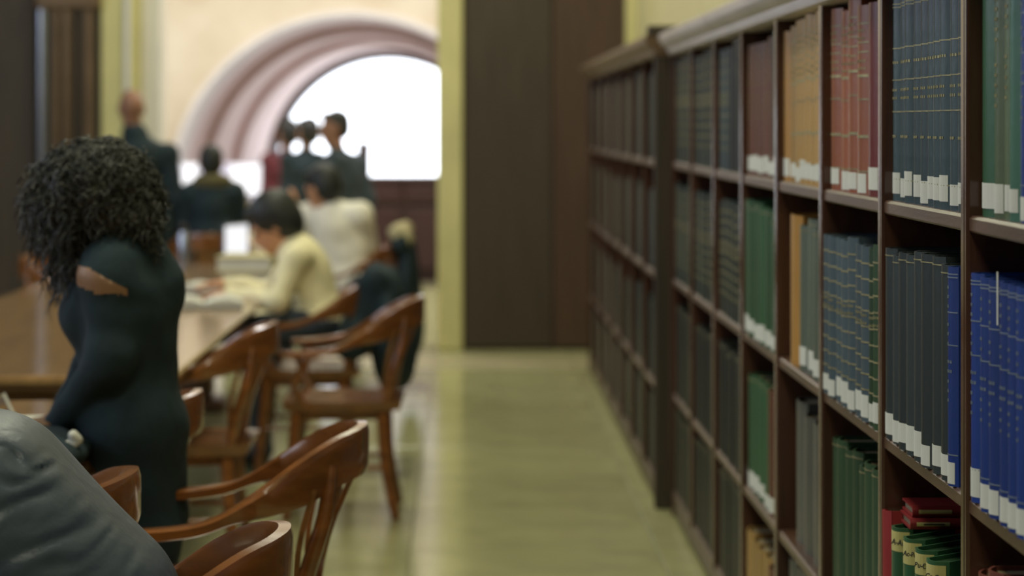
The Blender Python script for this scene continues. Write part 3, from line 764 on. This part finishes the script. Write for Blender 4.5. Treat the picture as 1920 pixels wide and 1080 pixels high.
# --- bald man standing at the back, seen from behind
d = 15.3
person('bald person in long black coat standing at the back, seen from behind',
       dict(head=at(246, 203, d), neck=at(250, 240, d), chest=at(262, 300, d), pelvis=at(268, 415, d), shl=at(217, 283, d), shr=at(315, 288, d),
            hpl=at(245, 425, d), hpr=at(292, 425, d), ell=at(208, 375, d - .03), elr=at(330, 375, d), wrl=at(212, 450, d + .05), wrr=at(322, 455, d + .06),
            knl=at(247, 550, d), knr=at(290, 550, d), anl=at(247, 654, d), anr=at(290, 654, d), tol=at(240, 660, d + .16), tor=at(296, 660, d + .16)),
       'black_coat', 'black_coat', (-.35, 1, -.15), None, 'skin_tan', 1.0, bulk=1.12, wrinkle=folds(.003, .6, (.2, 0, 1)),
       extra=[('ell', at(266, 445, d), (.20, .15, .30), None, 'black_coat'), ('ell', at(252, 248, d), (.085, .085, .05), None, 'black_coat')])
# --- person in dark hooded jacket, seated, from behind
d = 15.05
person('person in black jacket with tan hood, seated with back turned, mid table',
       dict(head=at(396, 306, d), neck=at(397, 338, d), chest=at(400, 385, d), pelvis=at(402, 505, d - .05), shl=at(360, 362, d), shr=at(440, 362, d),
            hpl=at(378, 515, d), hpr=at(426, 515, d), ell=at(349, 425, d + .08), elr=at(455, 425, d + .08), wrl=at(366, 450, d + .32), wrr=at(432, 450, d + .32),
            knl=at(372, 525, d + .42), knr=at(432, 525, d + .42), anl=at(372, 645, d + .40), anr=at(432, 645, d + .40), tol=at(370, 656, d + .56), tor=at(434, 656, d + .56)),
       'black_coat', 'dark_pants', (-.1, 1, -.1), 'hair_black', 'skin', .9, bulk=1.12, neckm='hood_cloth',
       extra=[('ell', at(398, 336, d - .03), (.12, .09, .045), None, 'hood_cloth')])
# --- man standing in grey sweater, in profile
d = 17.0
person('person in dark grey sweater standing in profile before the bright window',
       dict(head=at(626, 240, d), neck=at(632, 278, d), chest=at(646, 330, d), pelvis=at(650, 432, d), shl=at(624, 303, d - .14), shr=at(672, 306, d + .14),
            hpl=at(642, 440, d - .08), hpr=at(658, 440, d + .08), ell=at(628, 372, d - .2), elr=at(690, 375, d + .1), wrl=at(598, 400, d - .15), wrr=at(692, 440, d + .05),
            knl=at(645, 540, d - .08), knr=at(660, 540, d + .08), anl=at(645, 620, d - .08), anr=at(662, 620, d + .08), tol=at(618, 628, d - .1), tor=at(634, 628, d + .06)),
       'grey_sweater', 'dark_pants', (-1, -.15, -.12), 'hair_black', 'skin_tan', 1.0, bulk=1.1, wrinkle=folds(.003, .6, (.3, 0, 1)),
       extra=[('cone', at(614, 262, d), at(622, 272, d), .035, .03, 'hair_black')],
       hands=[(at(598, 400, d - .15), (-1, 0, .1), (0, 0, 1), 'skin_tan', 1, .6), (at(692, 440, d + .05), (0, 0, -1), (1, 0, 0), 'skin_tan', 1, .6)])
# --- two people far off in front of the window
for (x, y, d, topm, lb) in ((540, 252, 22.4, 'red_cloth', 'distant person in red top, leftmost of the heads before the window'),
                         (577, 250, 21.2, 'black_coat', 'distant dark-haired person standing between the red top and the grey sweater')):
    X = lambda dx, dy, dd=0, x=x, y=y, d=d: at(x + dx, y + dy, d + dd)
    person(lb, dict(head=X(0, 0), neck=X(-2, 27), chest=X(-8, 70), pelvis=X(-8, 150), shl=X(-38, 48), shr=X(20, 48), hpl=X(-24, 155), hpr=X(6, 155),
                    ell=X(-42, 105), elr=X(25, 105), wrl=X(-36, 140, -.15), wrr=X(20, 140, -.15), knl=X(-22, 220), knr=X(6, 220), anl=X(-22, 284), anr=X(6, 284),
                    tol=X(-24, 290, -.15), tor=X(6, 290, -.15)), topm, 'dark_pants', (-.5, .9, 0), 'hair_black', 'skin_tan', 1.15, h=.02, group='people before the window', bulk=1.05)
# --- person in white shirt, seated, back to us, hand at the face
d = 14.0
person('person in white shirt seated at far table, back turned, dark hair',
       dict(head=at(603, 354, d), neck=at(618, 388, d), chest=at(630, 430, d), pelvis=at(648, 520, d), shl=at(583, 405, d + .08), shr=at(674, 402, d - .06),
            hpl=at(622, 525, d + .05), hpr=at(668, 525, d - .05), ell=at(556, 450, d + .2), elr=at(690, 460, d + .05), wrl=at(556, 395, d + .22), wrr=at(640, 470, d + .3),
            knl=at(530, 530, d + .3), knr=at(575, 540, d + .35), anl=at(535, 655, d + .25), anr=at(580, 655, d + .3), tol=at(505, 668, d + .3), tor=at(550, 668, d + .36)),
       'white_shirt', 'dark_pants', (-.75, .6, -.25), 'hair_black', 'skin', 1.02, bulk=1.25, wrinkle=folds(.004, .6, (.5, 0, 1)),
       hands=[(at(556, 397, d + .2), (-.1, -.1, 1), (1, 0, 0), 'skin', 1, .7)], hair_kw=dict(vol=.008))
# --- reader in cream top leaning over the far table
d = 10.6
person('person in cream top leaning over far table, reading, dark hair tied back',
       dict(head=at(512, 422, d), neck=at(545, 458, d), chest=at(572, 505, d), pelvis=at(606, 600, d), shl=at(556, 484, d - .15), shr=at(566, 480, d + .15),
            hpl=at(604, 615, d - .09), hpr=at(604, 612, d + .09), ell=at(520, 566, d - .2), elr=at(505, 545, d + .2), wrl=at(432, 551, d - .02), wrr=at(425, 532, d + .22),
            knl=at(470, 622, d - .1), knr=at(470, 618, d + .1), anl=at(490, 840, d - .1), anr=at(490, 838, d + .1), tol=at(430, 860, d - .1), tor=at(430, 855, d + .1)),
       'cream_top', 'blue_jeans', (-1, -.12, -.55), 'hair_black', 'skin', 1.0, up=(-.45, 0, .9), bulk=1.0, wrinkle=folds(.004, .8, (.8, 0, .5)),
       hands=[(at(432, 551, d - .02), (-1, .1, -.05), (0, 0, 1), 'skin', 1, .5), (at(425, 532, d + .22), (-1, -.2, -.05), (0, 0, 1), 'skin', -1, .5)],
       hair_kw=dict(vol=.02), sleeve='long', extra=[('cone', at(470, 560, d - .1), at(440, 552, d - .04), .036, .03, 'skin')])
# --- curly-haired person in black, standing at the corner of the near table
d = 5.72
def in_poly(poly):
    q = [at(x, y, d - .17) for x, y in poly]
    def fn(C):
        m_ = C[:, 1] < d - .06
        for p0, p1 in zip(q, q[1:] + q[:1]):
            m_ &= ((p1.x - p0.x) * (C[:, 2] - p0.z) - (p1.z - p0.z) * (C[:, 0] - p0.x)) <= 0
        return m_
    def snap(V, h):
        V = V.copy()
        for p0, p1 in zip(q, q[1:] + q[:1]):
            ex, ez = p1.x - p0.x, p1.z - p0.z; ln = math.hypot(ex, ez); ex /= ln; ez /= ln
            t = (V[:, 0] - p0.x) * ex + (V[:, 2] - p0.z) * ez; dd = -(V[:, 0] - p0.x) * ez + (V[:, 2] - p0.z) * ex
            m_ = (np.abs(dd) < h * .55) & (t > -h * .3) & (t < ln + h * .3) & (V[:, 1] < d - .06)
            V[m_, 0] += dd[m_] * ez; V[m_, 2] -= dd[m_] * ex
        return V
    return fn, snap
open_shoulder = in_poly([(145, 498), (172, 500), (243, 540), (243, 563), (195, 549), (143, 548)])
W = person('person with big dark curly hair in black open-shoulder top, head bowed',
       dict(head=at(186, 385, d), neck=at(232, 470, d), chest=at(228, 565, d), pelvis=at(246, 780, d), shl=at(205, 520, d - .15), shr=at(228, 505, d + .17),
            hpl=at(246, 800, d - .085), hpr=at(246, 800, d + .085), ell=at(205, 672, d - .19), elr=at(180, 680, d + .22), wrl=at(108, 795, d - .06), wrr=at(110, 790, d + .15),
            knl=at(282, 1010, d - .07), knr=at(285, 1010, d + .08), anl=(-.76, d - .07, .09), anr=(-.76, d + .08, .09), tol=(-.90, d - .08, .035), tor=(-.90, d + .09, .035)),
       'black_cloth', 'black_cloth', (-1, -.05, -.75), None, 'skin_brown', .96, up=(-.6, 0, .8), bulk=1.03, h=.0065, k=.045, wrinkle=folds(.0015, 1, (.3, 0, 1)),
       extra=[('ell', at(160, 590, d), (.062, .12, .075), None, 'black_cloth'), ('ell', at(240, 600, d), (.118, .16, .14), None, 'black_cloth'), ('ell', at(244, 700, d), (.108, .14, .13), None, 'black_cloth'),
              ('cone', at(215, 490, d - .10), at(262, 520, d + .02), .06, .075, 'black_cloth'), ('cone', at(205, 488, d - .12), at(245, 470, d - .04), .045, .055, 'black_cloth'), ('cone', at(240, 560, d - .10), at(220, 650, d - .13), .08, .06, 'black_cloth'), ('cone', at(250, 480, d), at(275, 540, d), .075, .09, 'black_cloth'),
              ('ell', at(254, 800, d), (.122, .17, .12), None, 'black_cloth'), ('cone', at(262, 840, d), at(290, 960, d), .11, .085, 'black_cloth')],
       hands=[(at(108, 795, d - .06), (-1, .1, -.1), (0, 0, 1), 'skin_brown', 1, .6), (at(110, 790, d + .15), (-1, 0, -.1), (0, 0, 1), 'skin_brown', -1, .6)],
       paint=(open_shoulder[0], 'skin_brown', open_shoulder[1]))
# curly hair: a soft mass covered with springy ringlets
hp = [('ell', at(188, 362, d), (.122, .145, .122), None, 'hair_curly'), ('ell', at(228, 395, d), (.068, .125, .105), None, 'hair_curly'),
      ('ell', at(128, 358, d), (.066, .11, .09), None, 'hair_curly'), ('cone', at(150, 400, d - .07), at(125, 470, d - .08), .05, .02, 'hair_curly'),
      ('cone', at(150, 400, d + .08), at(118, 480, d + .08), .05, .02, 'hair_curly'), ('cone', at(190, 420, d), at(205, 470, d), .10, .05, 'hair_curly'),
      ('cone', at(248, 415, d - .08), at(232, 468, d - .09), .05, .03, 'hair_curly')]
names = ['hair_curly']; mb = MB(); V = sdf_mesh(mb, hp, names, .012, .03, folds(.006, 2.2, (1, .5, .3)))
rng = np.random.default_rng(5); cen = npv(at(185, 375, d))
for i in rng.choice(len(V), 1300, replace=False):
    p = V[i]; nn = p - cen; nn /= np.linalg.norm(nn)
    droop = max(0, .15 - nn[2]) * .6
    ln = .035 + .05 * rng.random() + (.035 if nn[0] < -.35 and nn[2] < .5 else 0)
    t1 = np.cross(nn, [0, 0, 1.]); t1 /= max(1e-6, np.linalg.norm(t1)); t2 = np.cross(nn, t1)
    r0 = .006 + .006 * rng.random(); ph = rng.random() * 6.28; turns = 1.2 + rng.random()
    tang = t1 * (rng.random() - .5) + t2 * (rng.random() - .5)
    pts = []
    for q in range(9):
        u = q / 8; a = ph + turns * 6.28 * u
        pts.append(p + (nn * (.55) + tang * .9 + np.array([0, 0, -droop])) * ln * u - np.array([0, 0, .35]) * ln * u * u + (t1 * math.cos(a) + t2 * math.sin(a)) * r0)
    mb.tube(pts, [.0022] * 7 + [.0016, .0006], 3)
me = bpy.data.meshes.new('hair'); me.from_pydata(mb.v, [], mb.f); me.materials.append(MATS['hair_curly']); me.polygons.foreach_set('use_smooth', [True] * len(me.polygons)); me.update()
link('hair', me, W)
CREASE = [(-20, 972, 70, 925, 135, 885, .010, .010), (-20, 1062, 90, 1010, 215, 955, .009, .010), (50, 1095, 120, 1045, 195, 1000, .008, .009), (205, 1095, 250, 1040, 300, 985, .007, .008),
          (-10, 905, 60, 890, 120, 860, .007, .009), (-20, 800, 80, 838, 200, 872, .010, .009), (-10, 835, 70, 868, 160, 880, .010, .009), (30, 790, 90, 812, 130, 850, .008, .008),
          (90, 845, 130, 868, 185, 912, .008, .008), (20, 858, 60, 845, 120, 848, .007, .008), (150, 870, 165, 900, 150, 935, .006, .008), (-10, 775, 40, 800, 70, 830, .008, .008)]
def creases(P_):
    x, y, z = P_.T; d_ = 3.86; out = .0025 * np.sin(np.sin(x * 7 + 1) * 2.2 + np.sin(y * 9) * 2 + z * 16 + x * 9)
    wob = .012 * np.sin(x * 31 + z * 17) + .006 * np.sin(x * 67 - z * 45); side = np.clip((3.96 - y) / .08, 0, 1)
    for x0, y0, x1, y1, x2, y2, dep, wd in CREASE:
        q = [at(x0, y0, d_), at(x1, y1, d_), at(x2, y2, d_)]; best = np.full(len(x), 9.)
        for p0, p1 in zip(q, q[1:]):
            ex, ez = p1.x - p0.x, p1.z - p0.z; t = np.clip(((x - p0.x) * ex + (z - p0.z) * ez) / (ex * ex + ez * ez), 0, 1)
            best = np.minimum(best, np.hypot(x - p0.x - t * ex, z - p0.z - t * ez + wob))
        out += side * (.5 * dep * np.exp(-(best / (.8 * wd)) ** 2) - dep * .14 * np.exp(-((best - 2.2 * wd) / (1.2 * wd)) ** 2))
    return out
# --- person in grey jacket bent over the near table (head beyond the picture's left edge)
d = 4.0
person('person in slate-grey padded jacket bent forward in the nearest armchair',
       dict(head=(-1.17, d, 1.12), neck=(-1.03, d, 1.03), chest=(-.875, d, .90), pelvis=(-.655, d, .60), shl=(-.955, d - .185, .985), shr=(-.955, d + .185, .985),
            hpl=(-.67, d - .09, .56), hpr=(-.67, d + .09, .56), ell=(-1.08, d - .24, .80), elr=(-1.08, d + .24, .80), wrl=(-1.30, d - .1, .80), wrr=(-1.30, d + .1, .80),
            knl=(-1.10, d - .10, .55), knr=(-1.10, d + .10, .55), anl=(-1.04, d - .11, .10), anr=(-1.04, d + .11, .10), tol=(-1.20, d - .12, .035), tor=(-1.20, d + .12, .035)),
       'grey_jacket', 'dark_pants', (-1, 0, -.8), 'hair_black', 'skin', 1.0, up=(-.6, 0, .8), bulk=1.12, h=.0065, k=.05,
       wrinkle=creases,
       extra=[('cone', (-.83, d - .06, .885), (-.66, d - .06, .715), .17, .165, 'grey_jacket'), ('cone', (-.83, d + .06, .885), (-.66, d + .06, .715), .17, .165, 'grey_jacket'),
              ('ell', (-.635, d, .66), (.145, .21, .16), None, 'grey_jacket'), ('cone', (-1.02, d, .99), (-1.06, d, 1.06), .085, .075, 'grey_jacket'),
              ('cone', (-.94, d - .05, .90), (-.94, d + .05, .90), .155, .155, 'grey_jacket')],
       hands=[((-1.30, d - .1, .80), (-1, .2, -.1), (0, 0, 1), 'skin', 1, .5), ((-1.30, d + .1, .80), (-1, -.2, -.1), (0, 0, 1), 'skin', -1, .5)])

# ------------------------------------------------------------------ coats, books and small things
organic('coat', [('cone', (-.375, 13.68, .85), (-.375, 14.12, .85), .05, .05, 'black_coat'), ('ell', (-.335, 13.9, .62), (.065, .28, .28), None, 'black_coat'),
                 ('ell', (-.32, 13.9, .38), (.075, .27, .22), None, 'black_coat')], None, .013, .05, folds(.008, .8, (.2, 1, 0)),
        label='long black coat hung over the armchair of the person in white shirt', cat='coat')
organic('scarf', [('cone', (-.40, 13.70, .91), (-.36, 14.0, .915), .045, .05, 'fur'), ('ell', (-.35, 13.75, .88), (.05, .08, .06), None, 'fur')], None, .010, .03, folds(.006, 2.5, (1, 1, 1)),
        label='pale furry scarf lying on the black coat over a chair back', cat='scarf')
organic('coat', [('cone', (-.40, 10.4, .85), (-.40, 10.8, .85), .055, .055, 'black_coat'), ('ell', (-.34, 10.6, .64), (.085, .30, .26), None, 'black_coat'),
                 ('cone', (-.42, 10.45, .80), (-.50, 10.42, .58), .06, .09, 'black_coat'), ('ell', (-.30, 10.62, .52), (.08, .26, .16), None, 'black_coat')], None, .011, .05, folds(.008, .9, (.3, 1, .2)),
        label='black coat draped over the armchair of the reader in cream top', cat='coat')
organic('coat', [('ell', (-1.0, 5.62, .785), (.09, .17, .045), None, 'black_coat'), ('ell', (-.945, 5.84, .80), (.09, .16, .06), None, 'black_coat'), ('ell', (-.935, 5.5, .78), (.06, .15, .035), None, 'black_coat')], None, .010, .04, folds(.006, 1.2, (1, .6, 0)),
        label='black coat bundled on the near table corner beside the curly-haired person', cat='coat')
mb = MB()
organic('paper_tissue', [('ell', at(138, 818, 5.45), (.012, .012, .014), None, 'paper'), ('ell', at(146, 826, 5.45), (.010, .010, .014), None, 'paper'), ('ell', at(137, 834, 5.45), (.013, .012, .010), None, 'paper'),
                       ('ell', at(126, 832, 5.45), (.008, .008, .010), None, 'paper')], None, .004, .004, folds(.0015, 5, (1, 1, 1)), label='small crumpled white tissue on the bundled black coat', cat='tissue')
# framed card on the near table
fr = thing('picture_card', 'small tilted card with blue picture and pale rim at left edge', 'card', tuple(at(15, 800, 6.25)), 0)
fr.rotation_euler = (R(-8), R(-24), R(20))
MB().box((-.07, -.006, .0), (.03, .006, .085), bev=.003).build('frame', 'pages', fr)
MB().box((-.062, -.0085, .008), (.022, -.0065, .077)).build('picture', 'pic_blue', fr)
MB().box((.022, -.010, .0), (.030, -.006, .085)).build('rim', 'paper', fr)
link('paper_sheet', MB().box((-.16, -.11, 0), (.16, .11, .004)).mesh('paper_sheet', 'paper'), None, (-1.10, 6.22, TZ), (0, 0, R(8)), label='white sheet of paper lying on the near table by the card', cat='paper')
# things on the far table
def lying_book(label, loc, rz, sx, sy, sz, col):
    b = thing('book', label, 'book', loc, rz, 'books on the far table')
    MB().box((-sx / 2, -sy / 2, 0), (sx / 2, sy / 2, .005)).box((-sx / 2, -sy / 2, sz - .005), (sx / 2, sy / 2, sz)).box((sx / 2 - .005, -sy / 2, 0), (sx / 2, sy / 2, sz)).build('cover', col, b)
    MB().box((-sx / 2 + .008, -sy / 2 + .006, .005), (sx / 2 - .005, sy / 2 - .006, sz - .005)).build('page_block', 'paper', b)
def open_book(label, loc, rz, sx, sy, col):
    b = thing('book', label, 'book', loc, rz, 'books on the far table')
    MB().box((-sx, -sy / 2, 0), (sx, sy / 2, .005)).build('cover', col, b)
    for s in (-1, 1):
        pf = [(s * sx * .98, .005)] + [(s * sx * (.98 - .96 * i / 8), .008 + .034 * math.sin(math.pi * (.12 + .80 * i / 8)) ** .8) for i in range(9)] + [(s * .004, .005)]
        MB().prism(pf, 1, -sy / 2 + .006, sy / 2 - .006).build('page_block', 'paper', b)
xs = at(468, 520, 11.8).x
lying_book('pale thick book at the bottom of the stack on far table', (xs, 11.8, TZ), R(4), .27, .36, .055, 'cream_wall')
lying_book('pale thick book on top of the stack on far table', (xs, 11.8, TZ + .056), R(-5), .28, .35, .075, 'cream_wall')
open_book('open white book lying nearest on far table, left of the reader', (at(380, 575, 10.1).x, 10.15, TZ), R(6), .17, .28, 'book_charcoal')
open_book('open white book farther back on far table, beside the reader\'s hands', (at(395, 540, 11).x, 11.05, TZ), R(-10), .17, .26, 'book_charcoal')
b = thing('steel_bottle', 'grey steel bottle standing on far table below the black jacket', 'bottle', tuple(Vector((at(345, 470, 12.6).x, 12.6, TZ))))
MB().lathe([(.0, 0), (.033, 0), (.035, .01), (.035, .17), (.022, .20), (.02, .215), (0, .215)]).build('body', 'steel', b, True, 40)
MB().lathe([(0, .215), (.024, .215), (.024, .25), (0, .252)]).build('cap', 'shoe', b, True, 40)
lp = thing('laptop', 'laptop with bright white screen on far table beside the reader\'s face', 'laptop', tuple(Vector((at(474, 470, 12.95).x, 12.95, TZ))), R(70))
MB().box((-.15, -.11, 0), (.15, .11, .015), bev=.004).build('base', 'steel', lp)
s_ = MB().box((-.15, .10, .015), (.15, .115, .235), bev=.004).build('lid', 'steel', lp)
MB().box((-.142, .097, .022), (.142, .0995, .228)).build('screen', 'glow_panel', s_)
# glowing panels standing in for unidentified bright patches left of the hall window
ds = thing('panel_stand', 'low stand with pale glowing panel below the arch, left of the window', 'desk', (0, 0, 0))
a, b_ = at(330, 340, 22.6), at(500, 340, 22.6)
MB().box((a.x, 22.45, .0), (b_.x, 22.95, .80), bev=.01).build('body', 'hall_stone', ds)
MB().box((a.x, 22.7, .80), (b_.x, 22.78, 1.17)).build('lit_panel', 'lit_panel', ds)
for (x0_, x1_, y0_, y1_, lb) in ((340, 372, 305, 347, 'small bright white glowing panel left of the black-haired seated person'), (432, 496, 306, 366, 'large bright white glowing panel right of the seated person in black')):
    p0, p1 = at(x0_, y1_, 22.4), at(x1_, y0_, 22.4)
    sc = thing('glow_panel', lb, 'screen', ((p0.x + p1.x) / 2, 22.4, 0))
    wd, z0_, z1_ = (p1.x - p0.x) / 2, p0.z, p1.z
    MB().box((-wd, .0, z0_), (wd, .05, z1_), bev=.012).build('case', 'steel', sc)
    MB().box((-wd + .01, -.004, z0_ + .01), (wd - .01, .0, z1_ - .01)).build('screen', 'glow_panel', sc)
    MB().box((-.03, .01, .80), (.03, .04, z0_)).build('stand', 'steel', sc)
